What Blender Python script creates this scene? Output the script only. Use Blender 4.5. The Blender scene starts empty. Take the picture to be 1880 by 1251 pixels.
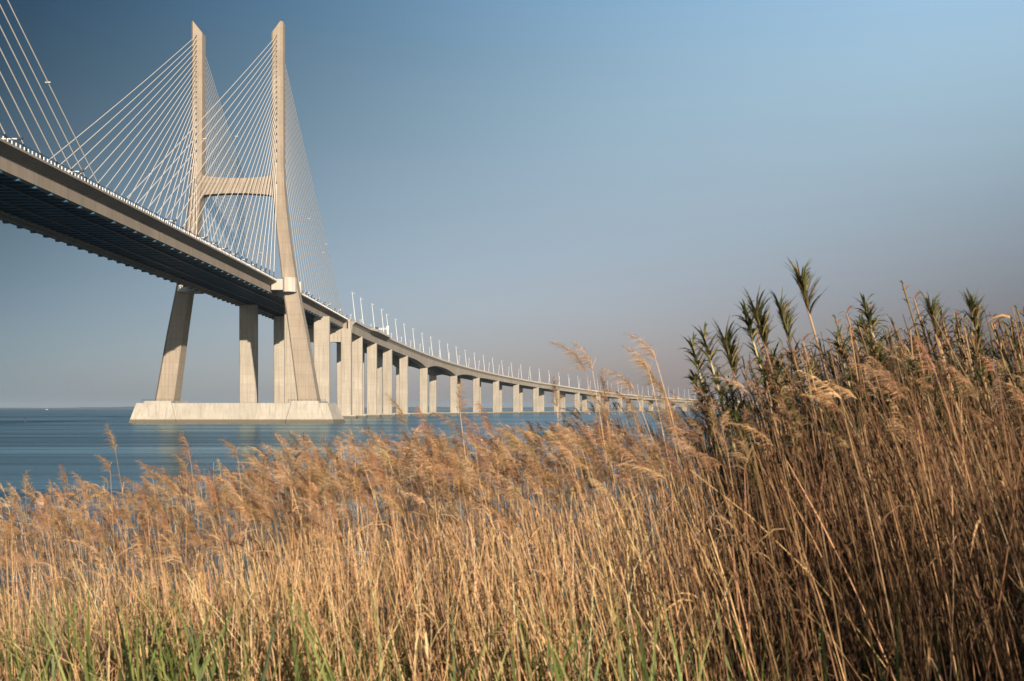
import bpy, math, random
import numpy as np
from mathutils import Vector

random.seed(7)
rng = np.random.default_rng(11)
scene = bpy.context.scene
C = scene.collection

# ------------------------------------------------------------------ camera maths (used to size the real place from the photograph)
F = 2404.0                      # focal length in photo pixels (photo 1880 x 1251)
EYE = 5.5                       # metres above the water
PITCH = 0.0                     # level camera with the lens shifted up
PY0 = 750 - F * math.tan(PITCH)

def at(px, py, Y):
    u = (px - 940) / F; v = (PY0 - py) / F
    dy = math.cos(PITCH) - v * math.sin(PITCH); dz = math.sin(PITCH) + v * math.cos(PITCH)
    k = Y / dy
    return (u * k, Y, EYE + dz * k)

# ------------------------------------------------------------------ helpers
class MB:
    """collects simple solids; build() links them as one mesh object"""
    def __init__(self): self.v = []; self.f = []
    def add(self, vs, fs):
        o = len(self.v); self.v += [tuple(p) for p in vs]; self.f += [tuple(i + o for i in f) for f in fs]; return self
    def box(self, x0, x1, y0, y1, z0, z1):
        return self.add([(x0,y0,z0),(x1,y0,z0),(x1,y1,z0),(x0,y1,z0),(x0,y0,z1),(x1,y0,z1),(x1,y1,z1),(x0,y1,z1)],
                        [(0,3,2,1),(4,5,6,7),(0,1,5,4),(1,2,6,5),(2,3,7,6),(3,0,4,7)])
    def loft(self, rings, caps=True):
        n = len(rings[0]); vs = [p for r in rings for p in r]; fs = []
        for i in range(len(rings) - 1):
            for j in range(n):
                a = i*n + j; b = i*n + (j+1) % n
                fs.append((a, b, b + n, a + n))
        if caps:
            fs.append(tuple(reversed(range(n)))); fs.append(tuple(range((len(rings)-1)*n, len(rings)*n)))
        return self.add(vs, fs)
    def tube(self, p0, p1, r0, r1=None, n=6):
        r1 = r0 if r1 is None else r1
        p0 = Vector(p0); p1 = Vector(p1); d = (p1 - p0).normalized()
        a = d.cross(Vector((0,0,1)) if abs(d.z) < .95 else Vector((1,0,0))).normalized(); b = d.cross(a)
        R = []
        for p, r in ((p0, r0), (p1, r1)):
            R.append([p + a*r*math.cos(2*math.pi*k/n) + b*r*math.sin(2*math.pi*k/n) for k in range(n)])
        return self.loft(R)
    def build(self, name, mat, parent=None, smooth=False, loc=None):
        me = bpy.data.meshes.new(name); me.from_pydata(self.v, [], self.f)
        if loc is not None: me.transform(__import__('mathutils').Matrix.Translation(-Vector(loc)))
        me.update(); me.materials.append(mat)
        import bmesh
        bm = bmesh.new(); bm.from_mesh(me); bmesh.ops.recalc_face_normals(bm, faces=bm.faces); bm.to_mesh(me); bm.free()
        if smooth:
            for p in me.polygons: p.use_smooth = True
        o = bpy.data.objects.new(name, me); C.objects.link(o)
        if loc is not None: o.location = loc
        if parent is not None: o.parent = parent
        return o

def tag(o, label=None, cat=None, group=None, kind=None):
    if label: o['label'] = label
    if cat: o['category'] = cat
    if group: o['group'] = group
    if kind: o['kind'] = kind
    return o
def empty(name, loc=(0,0,0), rz=0):
    o = bpy.data.objects.new(name, None); o.empty_display_size = .3
    o.location = loc; o.rotation_euler = (0,0,rz); C.objects.link(o); return o
def child(o, p): o.parent = p; return o
def copy_tree(o, parent=None):
    c = o.copy(); C.objects.link(c)
    if parent is not None: c.parent = parent
    for ch in list(o.children): copy_tree(ch, c)
    return c

# ------------------------------------------------------------------ materials
def new_mat(name):
    m = bpy.data.materials.new(name); m.use_nodes = True
    nt = m.node_tree; return m, nt, nt.nodes['Principled BSDF']
def N(nt, t, **kw):
    n = nt.nodes.new(t)
    for k, v in kw.items(): setattr(n, k, v)
    return n
def mth(nt, op, a, b=None, clamp=False):
    n = N(nt, 'ShaderNodeMath', operation=op, use_clamp=clamp)
    for i, x in enumerate((a, b)):
        if x is None: continue
        if isinstance(x, (int, float)): n.inputs[i].default_value = x
        else: nt.links.new(x, n.inputs[i])
    return n.outputs[0]
def noise(nt, vec, scale, detail=4, rough=.6):
    n = N(nt, 'ShaderNodeTexNoise'); n.inputs['Scale'].default_value = scale
    n.inputs['Detail'].default_value = detail; n.inputs['Roughness'].default_value = rough
    nt.links.new(vec, n.inputs['Vector']); return n.outputs['Fac']
def mapping(nt, vec, scale, loc=(0,0,0)):
    n = N(nt, 'ShaderNodeMapping'); n.inputs['Scale'].default_value = scale; n.inputs['Location'].default_value = loc
    nt.links.new(vec, n.inputs['Vector']); return n.outputs[0]
def ramp(nt, fac, stops):
    n = N(nt, 'ShaderNodeValToRGB'); e = n.color_ramp.elements
    while len(e) < len(stops): e.new(.5)
    for el, (p, c) in zip(e, stops):
        el.position = p; el.color = (*c, 1) if len(c) == 3 else c
    nt.links.new(fac, n.inputs[0]); return n.outputs[0]
def mix(nt, fac, a, b, mode='MIX'):
    n = N(nt, 'ShaderNodeMix', data_type='RGBA', blend_type=mode)
    for s, x in ((n.inputs[0], fac), (n.inputs[6], a), (n.inputs[7], b)):
        if isinstance(x, (int, float)): s.default_value = x
        elif isinstance(x, tuple): s.default_value = (*x, 1) if len(x) == 3 else x
        else: nt.links.new(x, s)
    return n.outputs[2]

def concrete(name, base, lift=4.2, joint=.55, streak=.35, tide=False, seg=0):
    m, nt, b = new_mat(name)
    pos = N(nt, 'ShaderNodeNewGeometry').outputs['Position']
    big = noise(nt, mapping(nt, pos, (.11, .11, .07)), 1, 5)
    fine = noise(nt, mapping(nt, pos, (1.1, 1.1, 1.6)), 1, 6, .7)
    st = noise(nt, mapping(nt, pos, (1.3, 1.3, .045)), 1, 5, .65)
    bands = noise(nt, mapping(nt, pos, (.02, .02, .9)), 1, 4, .7)
    dark = tuple(c * .60 for c in base); light = tuple(min(1, c * 1.22) for c in base)
    col = mix(nt, ramp(nt, big, [(.3, (0,0,0)), (.7, (1,1,1))]), dark, light)
    col = mix(nt, .38, col, base)
    col = mix(nt, mth(nt, 'MULTIPLY', ramp(nt, st, [(.46, (0,0,0)), (.68, (1,1,1))]), streak), col, tuple(c * f for c, f in zip(base, (.46, .44, .41))))
    col = mix(nt, mth(nt, 'MULTIPLY', ramp(nt, bands, [(.48, (0,0,0)), (.7, (1,1,1))]), streak * .8), col, tuple(c * .74 for c in base))
    col = mix(nt, .3, col, mix(nt, fine, tuple(c * .82 for c in base), light), 'MIX')
    sep = N(nt, 'ShaderNodeSeparateXYZ'); nt.links.new(pos, sep.inputs[0])
    if lift:
        fr = mth(nt, 'FRACT', mth(nt, 'DIVIDE', sep.outputs[2], lift))
        line = mth(nt, 'LESS_THAN', fr, .035)
        cell = N(nt, 'ShaderNodeTexWhiteNoise', noise_dimensions='1D')
        nt.links.new(mth(nt, 'FLOOR', mth(nt, 'DIVIDE', sep.outputs[2], lift)), cell.inputs['W'])
        col = mix(nt, mth(nt, 'MULTIPLY', cell.outputs['Value'], .22), col, dark)
        col = mix(nt, mth(nt, 'MULTIPLY', line, joint), col, tuple(c * .45 for c in base))
    if seg:
        sv = mth(nt, 'DIVIDE', sep.outputs[1], seg)
        cell = N(nt, 'ShaderNodeTexWhiteNoise', noise_dimensions='1D'); nt.links.new(mth(nt, 'FLOOR', sv), cell.inputs['W'])
        col = mix(nt, mth(nt, 'MULTIPLY', cell.outputs['Value'], .3), col, dark)
        col = mix(nt, mth(nt, 'MULTIPLY', mth(nt, 'LESS_THAN', mth(nt, 'FRACT', sv), .016), .6), col, tuple(c * .35 for c in base))
    if tide:
        edge = mth(nt, 'ADD', sep.outputs[2], mth(nt, 'MULTIPLY', mth(nt, 'SUBTRACT', fine, .5), .5))
        wet = ramp(nt, mth(nt, 'DIVIDE', edge, 2.0), [(.55, (1,1,1)), (.78, (0,0,0))])
        col = mix(nt, mth(nt, 'MULTIPLY', wet, .9), col, (.075, .058, .035))
    nt.links.new(col, b.inputs['Base Color']); b.inputs['Roughness'].default_value = .85
    bp = N(nt, 'ShaderNodeBump'); bp.inputs['Strength'].default_value = .25; bp.inputs['Distance'].default_value = .1
    nt.links.new(fine, bp.inputs['Height']); nt.links.new(bp.outputs[0], b.inputs['Normal'])
    return m
def painted(name, col, rough=.5, metal=0., var=.12, scale=.6):
    m, nt, b = new_mat(name)
    pos = N(nt, 'ShaderNodeNewGeometry').outputs['Position']
    n = noise(nt, pos, scale, 5, .7)
    nt.links.new(mix(nt, n, tuple(c * (1 - 2*var) for c in col), tuple(min(1, c * (1 + var)) for c in col)), b.inputs['Base Color'])
    b.inputs['Roughness'].default_value = rough; b.inputs['Metallic'].default_value = metal
    return m
def plant_mat(name, trans=.25, rough=.7):
    m, nt, b = new_mat(name)
    a = N(nt, 'ShaderNodeAttribute', attribute_name='tint')
    pos = N(nt, 'ShaderNodeNewGeometry').outputs['Position']
    n = noise(nt, mapping(nt, pos, (6, 6, 2.2)), 1, 3)
    col = mix(nt, 1.0, a.outputs['Color'], mix(nt, n, (.72, .70, .68), (1.2, 1.2, 1.2)), 'MULTIPLY')
    nt.links.new(col, b.inputs['Base Color']); b.inputs['Roughness'].default_value = rough
    b.inputs['Specular IOR Level'].default_value = .25
    t = N(nt, 'ShaderNodeBsdfTranslucent'); nt.links.new(col, t.inputs[0])
    ms = N(nt, 'ShaderNodeMixShader'); ms.inputs[0].default_value = trans
    nt.links.new(b.outputs[0], ms.inputs[1]); nt.links.new(t.outputs[0], ms.inputs[2])
    nt.links.new(ms.outputs[0], nt.nodes['Material Output'].inputs[0])
    return m

M = {}
M['pylon'] = concrete('pylon_concrete', (.275, .226, .174), 4.6, .4, .7)
M['cap'] = concrete('pile_cap_concrete', (.34, .309, .263), 0, 0, .8, tide=True)
M['pier'] = concrete('pier_concrete', (.33, .291, .238), 4.0, .4, 1.0, tide=True)
M['deck'] = concrete('deck_concrete', (.235, .192, .150), 0, 0, .75, seg=8.75)
M['girder'] = concrete('viaduct_concrete', (.265, .228, .184), 0, 0, .75, seg=13.1)
M['parapet'] = concrete('parapet_concrete', (.38, .345, .30), 0, 0, .25)
M['soffit'] = painted('blue_shade_soffit', (.034, .105, .17), .55, 0, .25, .3)  # slab is concrete; its blue shade under the deck is put into the colour
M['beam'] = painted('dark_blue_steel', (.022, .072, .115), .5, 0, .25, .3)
M['white'] = painted('white_paint', (.56, .55, .53), .45, 0, .06)
M['cable'] = painted('pale_cable_sheath', (.52, .485, .44), .45, 0, .05)
M['pipe'] = painted('dark_blue_pipe', (.03, .05, .08), .5, 0, .1)
M['dark'] = painted('dark_lamp_metal', (.035, .035, .04), .5, 0, .1)
M['asphalt'] = painted('asphalt', (.05, .05, .05), .9, 0, .2)
M['glass'] = painted('dark_glass', (.02, .025, .03), .1)
M['plant'] = plant_mat('dry_reed', .25)
M['plume'] = plant_mat('reed_plume', .35)
M['leaf'] = plant_mat('green_leaf', .3, .5)

# ------------------------------------------------------------------ cable-stayed bridge
AX = -105.0                     # deck axis
TY = 506.0                      # main pylon
def deck_z(Y): return 54.0 - ((Y - 560) / 330.0) ** 2 * 1.3
bridge = empty('cable_stayed_bridge', (AX, TY, 0))
tag(bridge, 'cable-stayed bridge with H-shaped concrete pylon rising from a boat-shaped base in the water', 'bridge')
ORG = (AX, TY, 0)
def bpart(mb, name, mat, parent=None, smooth=False):
    """mesh given in world metres, parented below the bridge (parent at origin of the bridge)"""
    o = mb.build(name, mat, None, smooth, ORG); o.parent = parent or bridge
    o.location = (0,0,0)
    return o

# pylon legs: Z, inner u, outer u, half depth
LEG = [(7.0, 23.8, 31.4, 5.6), (20, 22.2, 29.2, 5.2), (35, 20.2, 26.6, 4.8), (51.3, 17.8, 23.4, 4.4), (61.7, 16.7, 21.6, 4.1),
       (73.4, 15.2, 19.9, 3.8), (83.7, 14.2, 18.7, 3.7), (92, 13.6, 18.1, 3.6), (99.6, 13.4, 17.8, 3.5), (125, 13.3, 17.75, 3.5), (149.0, 13.3, 17.7, 3.4)]
PX = AX - .75                   # pylon centre line
def leg_ring(z, ui, uo, hd, s):
    c = .55
    pts = [(ui+c, -hd), (uo-c*1.6, -hd), (uo, -hd+c*2.2), (uo, hd-c*2.2), (uo-c*1.6, hd), (ui+c, hd), (ui, hd-c), (ui, -hd+c)]
    return [(PX + s*u, TY + y, z) for u, y in pts]
for s in (1, -1):
    mb = MB()
    rings = []
    for i in range(len(LEG)-1):
        a, b = LEG[i], LEG[i+1]; n = 4
        for k in range(n):
            t = k / n; rings.append(leg_ring(*[a[j]*(1-t) + b[j]*t for j in range(4)], s))
    z, ui, uo, hd = LEG[-1]
    rings.append(leg_ring(z, ui, uo, hd, s))
    top = [(x, y, 149.9 + 4.4 * max(0, min(1, ((x - PX)*s - ui - .3) / (uo - ui - 1.6)))) for x, y, _ in leg_ring(z, ui, uo, hd, s)]
    rings.append(top)
    mb.loft(rings)
    leg = bpart(mb, 'pylon_leg', M['pylon'])
    # small rail and lightning rod at the sloping top
    r = MB(); x0 = PX + s*(uo-.4); x1 = PX + s*(ui+.6)
    for k in range(6):
        t = k/5; x = x0*(1-t) + x1*t; zz = 154.2*(1-t) + 150.2*t
        r.tube((x, TY-2.6, zz-.2), (x, TY-2.6, zz+1.1), .06, n=4)
    r.tube((x0, TY-2.6, 155.2), (x1, TY-2.6, 151.2), .05, n=4)
    bpart(r, 'top_railing', M['pipe'], leg)
    r = MB(); r.tube((x0, TY, 154), (x0, TY, 157.2), .07, .03, n=5); bpart(r, 'lightning_rod', M['pipe'], leg)

# crossbeam between the legs with curved top and soffit
mb = MB(); rings = []
for k in range(41):
    t = -1 + 2*k/40; u = t * 15.4; a = abs(t)
    zt = 94.1 + 1.2*a*a + 4.2 * max(0, (a - .80) / .20) ** 2.2
    zb = 88.3 - 1.0*a*a - 6.5 * max(0, (a - .80) / .20) ** 2.4
    rings.append([(PX+u, TY-2.3, zb), (PX+u, TY+2.3, zb), (PX+u, TY+2.3, zt), (PX+u, TY-2.3, zt)])
mb.loft(rings); bpart(mb, 'crossbeam', M['pylon'])

# pile cap: long hull with sloping ends, and a plinth under each leg
def hexring(z, hl, hw, nose):
    P = [(-hl, 0), (-hl+nose, -hw), (hl-nose, -hw), (hl, 0), (hl-nose, hw), (-hl+nose, hw)]
    return [(AX-.7 + u, TY + y, z) for u, y in P]
mb = MB(); mb.loft([hexring(-3, 42.5, 13.4, 3.0), hexring(.2, 41.4, 13, 2.8), hexring(7.4, 37.7, 12.0, 1.6), hexring(7.55, 37.5, 11.8, 1.6)])
cap = bpart(mb, 'pile_cap', M['cap'])
for s in (1, -1):
    mb = MB()
    def pr(z, a, b, w): return [(PX + s*a, TY-w, z), (PX + s*b, TY-w, z), (PX + s*b, TY+w, z), (PX + s*a, TY+w, z)]
    mb.loft([pr(-2.5, 20.2, 36.4, 14.3), pr(.2, 20.6, 36.0, 13.9), pr(8.3, 22.8, 32.6, 12.7)])
    bpart(mb, 'plinth', M['cap'], cap)
    r = MB()
    for k in range(9):
        u = 20.6 + k*1.75
        r.tube((AX+s*u, TY-12.2, 7.5), (AX+s*u, TY-12.2, 9.0), .05, n=4)
    r.tube((AX+s*20.6, TY-12.2, 8.9), (AX+s*34.6, TY-12.2, 8.9), .045, n=4); r.tube((AX+s*20.6, TY-12.2, 8.45), (AX+s*34.6, TY-12.2, 8.45), .035, n=4)
    bpart(r, 'handrail', M['pipe'], cap)

# side-span piers, the transition portal
def column(mb, x, Y, w, d, z0, z1, c=.5):
    P = [(-w/2+c, -d/2), (w/2-c, -d/2), (w/2, -d/2+c), (w/2, d/2-c), (w/2-c, d/2), (-w/2+c, d/2), (-w/2, d/2-c), (-w/2, -d/2+c)]
    n = 8
    return mb.loft([[(x+a, Y+b, z0 + (z1-z0)*k/n) for a, b in P] for k in range(n+1)])
for Y, xs in ((568.0, (-114.2, -94.8)), (638.6, (-112.2, -92.7))):
    for x in xs:
        mb = MB(); column(mb, x, Y, 7.6, 3.6, 1.6, deck_z(Y) - 3.2 - .5, .35)
        pc = bpart(mb, 'pier_column', M['pier'])
        mb = MB(); column(mb, x, Y, 11.5, 8, -3, 1.7, .8); bpart(mb, 'footing', M['cap'], pc)
AY = 714.0
mb = MB()
for x in (-90.3, -119.7): column(mb, x, AY, 5.4, 5.2, 1.6, deck_z(AY)-4.9, .25)
mb.box(-117.0, -93.0, AY-2.2, AY+2.2, 41.6, deck_z(AY)-4.9)
for s in (1, -1):
    xa = AX + s*17.1; xb = AX + s*15.75
    mb.box(min(xa, xb), max(xa, xb), AY-1.0, AY+2.0, deck_z(AY)-4.9, deck_z(AY)+.5)
tp = bpart(mb, 'portal_pier', M['pier'])
mb = MB(); mb.box(-125, -84.5, AY-5, AY+5, -3, 1.7); bpart(mb, 'footing', M['cap'], tp)

# deck: slab with overhangs, edge girders, soffit grid
Y0, Y1 = 120.0, 712.8
ys = np.arange(Y0, Y1 + .1, (Y1-Y0)/68)
mb = MB()
mb.loft([[(AX+u, y, deck_z(y)+z) for u, z in ((-15.7,0),(-15.7,-.45),(-13.2,-1.55),(-11.5,-1.55),(-11.3,-.95),(11.3,-.95),(11.5,-1.55),(13.2,-1.55),(15.7,-.45),(15.7,0),(15.2,0),(15.2,-.3),(-15.2,-.3),(-15.2,0))] for y in ys])
deck = bpart(mb, 'deck', M['deck'])
mb = MB(); mb.loft([[(AX+u, y, deck_z(y)+z) for u, z in ((-12.0,-.298),(12.0,-.298),(12.0,-.26),(-12.0,-.26))] for y in ys])
bpart(mb, 'roadway', M['asphalt'], deck)
for s in (1, -1):
    mb = MB()
    mb.loft([[(AX+s*u, y, deck_z(y)+z) for u, z in ((13.12,-1.552),(13.12,-4.3),(11.55,-4.3),(11.55,-1.552))] for y in ys])
    bpart(mb, 'edge_girder', M['deck'], deck)
    ab = MB()
    for k in range(23):
        for y in (TY-10-8.75*k, TY+10+8.45*k, 86+10+8.75*k):
            if Y0 < y < Y1: ab.box(*(sorted((AX+s*11.8, AX+s*12.95))), y-.45, y+.45, deck_z(y)-4.85, deck_z(y)-4.25)
    o = bpart(ab, 'anchor_block', M['beam'], deck); o['kind'] = 'stuff'
    rl = MB()
    for y in np.arange(Y0+.5, Y1, 2.0):
        z = deck_z(y); x = AX + s*15.45
        rl.box(x-.09, x+.09, y-.11, y+.11, z-.05, z+.70)
    o = bpart(rl, 'railing', M['white'], deck); o['kind'] = 'stuff'
    rl = MB(); x = AX+s*15.45
    rl.loft([[(x-.05,y,deck_z(y)+.95),(x+.05,y,deck_z(y)+.95),(x+.05,y,deck_z(y)+1.05),(x-.05,y,deck_z(y)+1.05)] for y in ys])
    bpart(rl, 'handrail', M['pipe'], deck)
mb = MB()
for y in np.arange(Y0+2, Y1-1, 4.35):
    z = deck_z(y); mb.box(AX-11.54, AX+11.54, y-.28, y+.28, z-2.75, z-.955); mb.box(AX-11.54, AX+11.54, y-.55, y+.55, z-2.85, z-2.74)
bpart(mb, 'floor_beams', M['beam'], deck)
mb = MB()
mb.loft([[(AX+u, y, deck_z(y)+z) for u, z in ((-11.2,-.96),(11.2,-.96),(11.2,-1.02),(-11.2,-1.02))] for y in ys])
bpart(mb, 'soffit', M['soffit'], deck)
mb = MB()
for u in (-4.3, 4.3): mb.loft([[(AX+u+a, y, deck_z(y)+z) for a, z in ((-.3,-2.88),(.3,-2.88),(.3,-3.35),(-.3,-3.35))] for y in ys])
bpart(mb, 'stringer', M['dark'], deck)
mb = MB(); mb.loft([[(AX-10.2+a, y, deck_z(y)+z) for a, z in ((-.35,-3.3),(.35,-3.3),(.35,-3.75),(-.35,-3.75))] for y in ys])
bpart(mb, 'service_walkway', M['deck'], deck)

# white damper housings in front of each leg at deck level
for s in (1, -1):
    z = deck_z(TY)
    mb = MB(); a = AX + s*13.6; b = AX + s*17.9
    mb.box(min(a,b), max(a,b), TY-8.6, TY-3.9, z-3.4, z+.7); bpart(mb, 'damper_box', M['parapet'])
    mb = MB(); R = []
    for zz in (z-4.1, z+1.3):
        P = [(17.95, -8.2), (18.6, -9.0), (20.2, -9.3), (21.4, -8.8), (22.5, -7.3), (22.6, -4.15), (17.95, -4.15)]
        R.append([(AX+s*u, TY+y, zz) for u, y in P])
    mb.loft(R); bpart(mb, 'damper_box', M['parapet'])
    mb = MB(); a = AX + s*15.9; b = AX + s*22.8
    mb.box(min(a,b), max(a,b), TY+4.35, TY+7.8, z-3.6, z+.9); bpart(mb, 'damper_box', M['parapet'])

# stay cables (23 per fan) and those of the next pylon that cross the frame
ZT = [at(512, y, TY-3.5)[2] for y in (65.5,75,84,93.5,103,112.6,121.5,131,140,149.5,159,168,177.5,187,197.5,207.5,218.5,231,244,257.5,274,292.5,331)]
def stay(name, foot, head, side, clamp=None):
    f = Vector(foot); h = Vector(head); d = (h-f).normalized(); L = (h-f).length
    mb = MB(); sag = L*L*1.1e-5*3
    pts = []
    for k in range(9):
        t = k/8; p = f.lerp(h, t); p.z -= 4*sag*t*(1-t)*.5; pts.append(p)
    for a, b in zip(pts[:-1], pts[1:]): mb.tube(a, b, .115, n=8)
    c = bpart(mb, 'stay_cable', M['cable'])
    mb = MB(); mb.tube(f - d*.8, f + (pts[1]-f).normalized()*3.4, .2, n=8); bpart(mb, 'guide_pipe', M['pipe'], c)
    if name:
        mb = MB(); mb.tube(h - (h-pts[-2]).normalized()*1.5, h + d*.6, .24, n=8); bpart(mb, 'anchor_tube', M['pipe'], c)
    if clamp:
        p = f.lerp(h, clamp); mb = MB(); mb.box(p.x-.5, p.x+.5, p.y-.12, p.y+.12, p.z-.13-.5*4*sag*clamp*(1-clamp), p.z+.13-.5*4*sag*clamp*(1-clamp)); bpart(mb, 'warning_light', M['parapet'], c)
for s in (1, -1):
    for k in range(23):
        kk = 22 - k                      # ZT runs from the top down
        ym = TY - 10 - 8.75*k
        stay(1, (AX+s*14.7, ym, deck_z(ym)), (PX+s*15.4, TY-3.3, ZT[kk]), s, {16: .5, 20: .35}.get(k) if s > 0 else {12: .4}.get(k))
        yd = TY + 10 + 8.45*k
        stay(1, (AX+s*14.7, yd, deck_z(yd)), (PX+s*15.4, TY+3.3, ZT[kk]), s, {22: .34, 19: .30, 15: .45}.get(k))
for k in range(16, 23):
    y = 86 + 10 + 8.75*k
    stay(0, (AX+14.7, y, deck_z(y)), (AX+14.95, 89.3, ZT[22-k]), 1, {22: .17}.get(k))

# ------------------------------------------------------------------ viaduct
COL = [(-90.0,714.0,54.0),(-89.7,759.0,53.9),(-87.8,821.0,53.4),(-84.2,885.9,52.3),(-78.9,953.7,50.7),(-69.8,1035.2,48.2),(-51.8,1163.9,44.8),(-34.2,1254.2,42.2),
       (-16.3,1331.2,39.9),(4.4,1407.4,37.6),(27.1,1483.0,35.3),(53.1,1557.6,33.0),(81.1,1631.5,30.4),(112.0,1704.2,27.8),(146.2,1775.4,25.3),(182.0,1845.9,23.4),
       (220.6,1914.8,21.6),(261.0,1982.7,20.0),(304.3,2048.8,18.5),(351.0,2112.4,17.2)]
hd = math.radians(37)
for k in range(9):
    x, y, z = COL[-1]; hd += math.radians(.8); COL.append((x+79*math.sin(hd), y+79*math.cos(hd), max(14.0, z-.9)))
P = np.array(COL)
chord = np.r_[0, np.cumsum(np.hypot(np.diff(P[:,0]), np.diff(P[:,1])))]
def spline(s):
    """Catmull-Rom through the near columns, by chord length"""
    i = int(np.clip(np.searchsorted(chord, s) - 1, 0, len(P)-2))
    p1, p2 = P[i], P[i+1]; p0 = P[i-1] if i else p1*2 - p2; p3 = P[i+2] if i+2 < len(P) else p2*2 - p1
    h = chord[i+1]-chord[i]; t = (s-chord[i])/h
    h0 = chord[i]-chord[i-1] if i else h; h3 = chord[i+2]-chord[i+1] if i+2 < len(P) else h
    m1 = h*((p1-p0)/h0*h + (p2-p1)/h*h0)/(h0+h); m2 = h*((p2-p1)/h*h3 + (p3-p2)/h3*h)/(h+h3)
    return p1*(2*t**3-3*t*t+1) + m1*(t**3-2*t*t+t) + p2*(-2*t**3+3*t*t) + m2*(t**3-t*t)
def frame(s):
    p = spline(s); q = spline(min(s+1, chord[-1])) - spline(max(s-1, 0)); t = q[:2]/np.hypot(*q[:2])
    return p, (t[1], -t[0]), t          # point, right normal, tangent
via = empty('curved_viaduct', tuple(P[1][:2]) + (0,))
tag(via, 'long curving concrete viaduct on twin columns receding to the right behind the reeds', 'viaduct')
VORG = tuple(P[1][:2]) + (0,)
def vpart(mb, name, mat, parent=None):
    o = mb.build(name, mat, None, False, VORG); o.parent = parent or via; o.location = (0,0,0); return o
def depth(s):
    d = 7.2 if s < 250 else max(5.4, 7.2 - (s-250)/1000*1.8)
    for c, w, e in ((chord[5], 55, 3.9), (chord[6], 60, 3.6), (chord[7], 34, .9)):
        q = abs(s-c)
        if q < w: d += e*(1-q/w)**2
    if chord[5] < s < chord[6]: d -= .5*math.sin(math.pi*(s-chord[5])/(chord[6]-chord[5]))
    return d
def bay(s):
    if s < 66: return 0
    if s < 82: return 2.3*(s-66)/16
    if s < 142: return 2.3
    return max(0, 2.3*(1-(s-142)/3))
ss = sorted(set(list(np.arange(1.5, chord[-1], 6.0)) + [66, 82, 142, 145]))
rings, pr_, pl_, rd_ = [], [], [], []
def sec(s, pts):
    p, n, t = frame(s); return [(p[0]+n[0]*o, p[1]+n[1]*o, p[2]+z) for o, z in pts]
for s in ss:
    d = depth(s); b = bay(s)
    rings.append(sec(s, [(4.3+b,-.95),(4.3+b,-1.5),(2.8,-3.0),(2.6,-d),(-2.6,-d),(-2.9,-3.0),(-5,-2.2),(-14,-2.2),(-16.1,-3.0),(-16.4,-d),(-21.6,-d),(-21.8,-3.0),(-23.3,-1.5),(-23.3,-.95)]))
    pr_.append(sec(s, [(4.05+b,-.9),(4.303+b,-.9),(4.303+b,-1.48),(4.75+b,-1.48),(4.75+b,-.75),(4.45+b,-.7),(4.45+b,0),(4.1+b,0)]))
    pl_.append(sec(s, [(-23.05,-.9),(-23.303,-.9),(-23.303,-1.48),(-23.75,-1.48),(-23.75,-.75),(-23.45,-.7),(-23.45,0),(-23.1,0)]))
    rd_.append(sec(s, [(3.6,-.944),(-22.6,-.944),(-22.6,-.915),(3.6,-.915)]))
mb = MB(); mb.loft(rings); gird = vpart(mb, 'box_girder', M['girder'])
for r_ in (pr_, pl_):
    mb = MB(); mb.loft(r_); vpart(mb, 'parapet', M['parapet'])
mb = MB(); mb.loft(rd_); vpart(mb, 'roadway', M['asphalt'])
for i in range(1, len(P)):
    s = chord[i]; p, n, t = frame(s); ztop = p[2]-depth(s)+.3
    def quadring(o0, o1, l, z, c=.3):
        pts = [(o0+c,-l),(o1-c,-l),(o1,-l+c),(o1,l-c),(o1-c,l),(o0+c,l),(o0,l-c),(o0,-l+c)]
        return [(p[0]+n[0]*o+t[0]*q, p[1]+n[1]*o+t[1]*q, z) for o, q in pts]
    mb = MB(); mb.loft([quadring(-24.5, 5.5, 5.5, -3, 1.2), quadring(-24.5, 5.5, 5.5, 1.75, 1.2)])
    pier = vpart(mb, 'pier', M['cap'])
    for o0, o1 in ((-3.05, 3.05), (-22.05, -15.95)):
        mb = MB(); mb.loft([quadring(o0, o1, 1.7, 1.7 + (ztop-1.7)*k/6) for k in range(7)]); vpart(mb, 'column', M['pier'], pier)

# tall lamp posts, leaning in over the road
def tall_lamp(name):
    o = empty(name)
    mb = MB(); mb.tube((0,0,0), (-.75,0,7), .21, .17, 8); mb.tube((-.75,0,7), (-1.75,0,16), .17, .11, 8)
    mb.build('pole', M['white'], o)
    mb = MB(); mb.tube((-1.62,0,14.9), (-.6,0,15.15), .06, .05, 6); mb.box(-.95,-.2,-.16,.16,15.1,15.26)
    mb.build('lamp_head', M['white'], o)
    mb = MB(); mb.box(-.28,.28,-.28,.28,-.6,.12); mb.build('base_plate', M['dark'], o)
    return o
proto = tall_lamp('lamp_post'); first = True
for j, s in enumerate(np.arange(4.0, chord[24], 37.2)):
    p, n, t = frame(s)
    for side in (1, -1):
        o = proto if first else copy_tree(proto); first = False
        off = 4.0 + bay(s) if side > 0 else -23.0
        o.location = (p[0]+n[0]*off, p[1]+n[1]*off, p[2]-.5)
        o.rotation_euler = (0, 0, math.atan2(n[1], n[0]) + (0 if side > 0 else math.pi))
        if side > 0:
            lab = 'tall white lamp post where the stay cables end, leaning over the road' if j == 0 else 'slim white lamp post rising from the near parapet of the curving viaduct'
        else: lab = 'slim white lamp post on the far edge of the viaduct, base hidden by the deck'
        tag(o, lab, 'lamp post', 'lamp posts along the viaduct')

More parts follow.
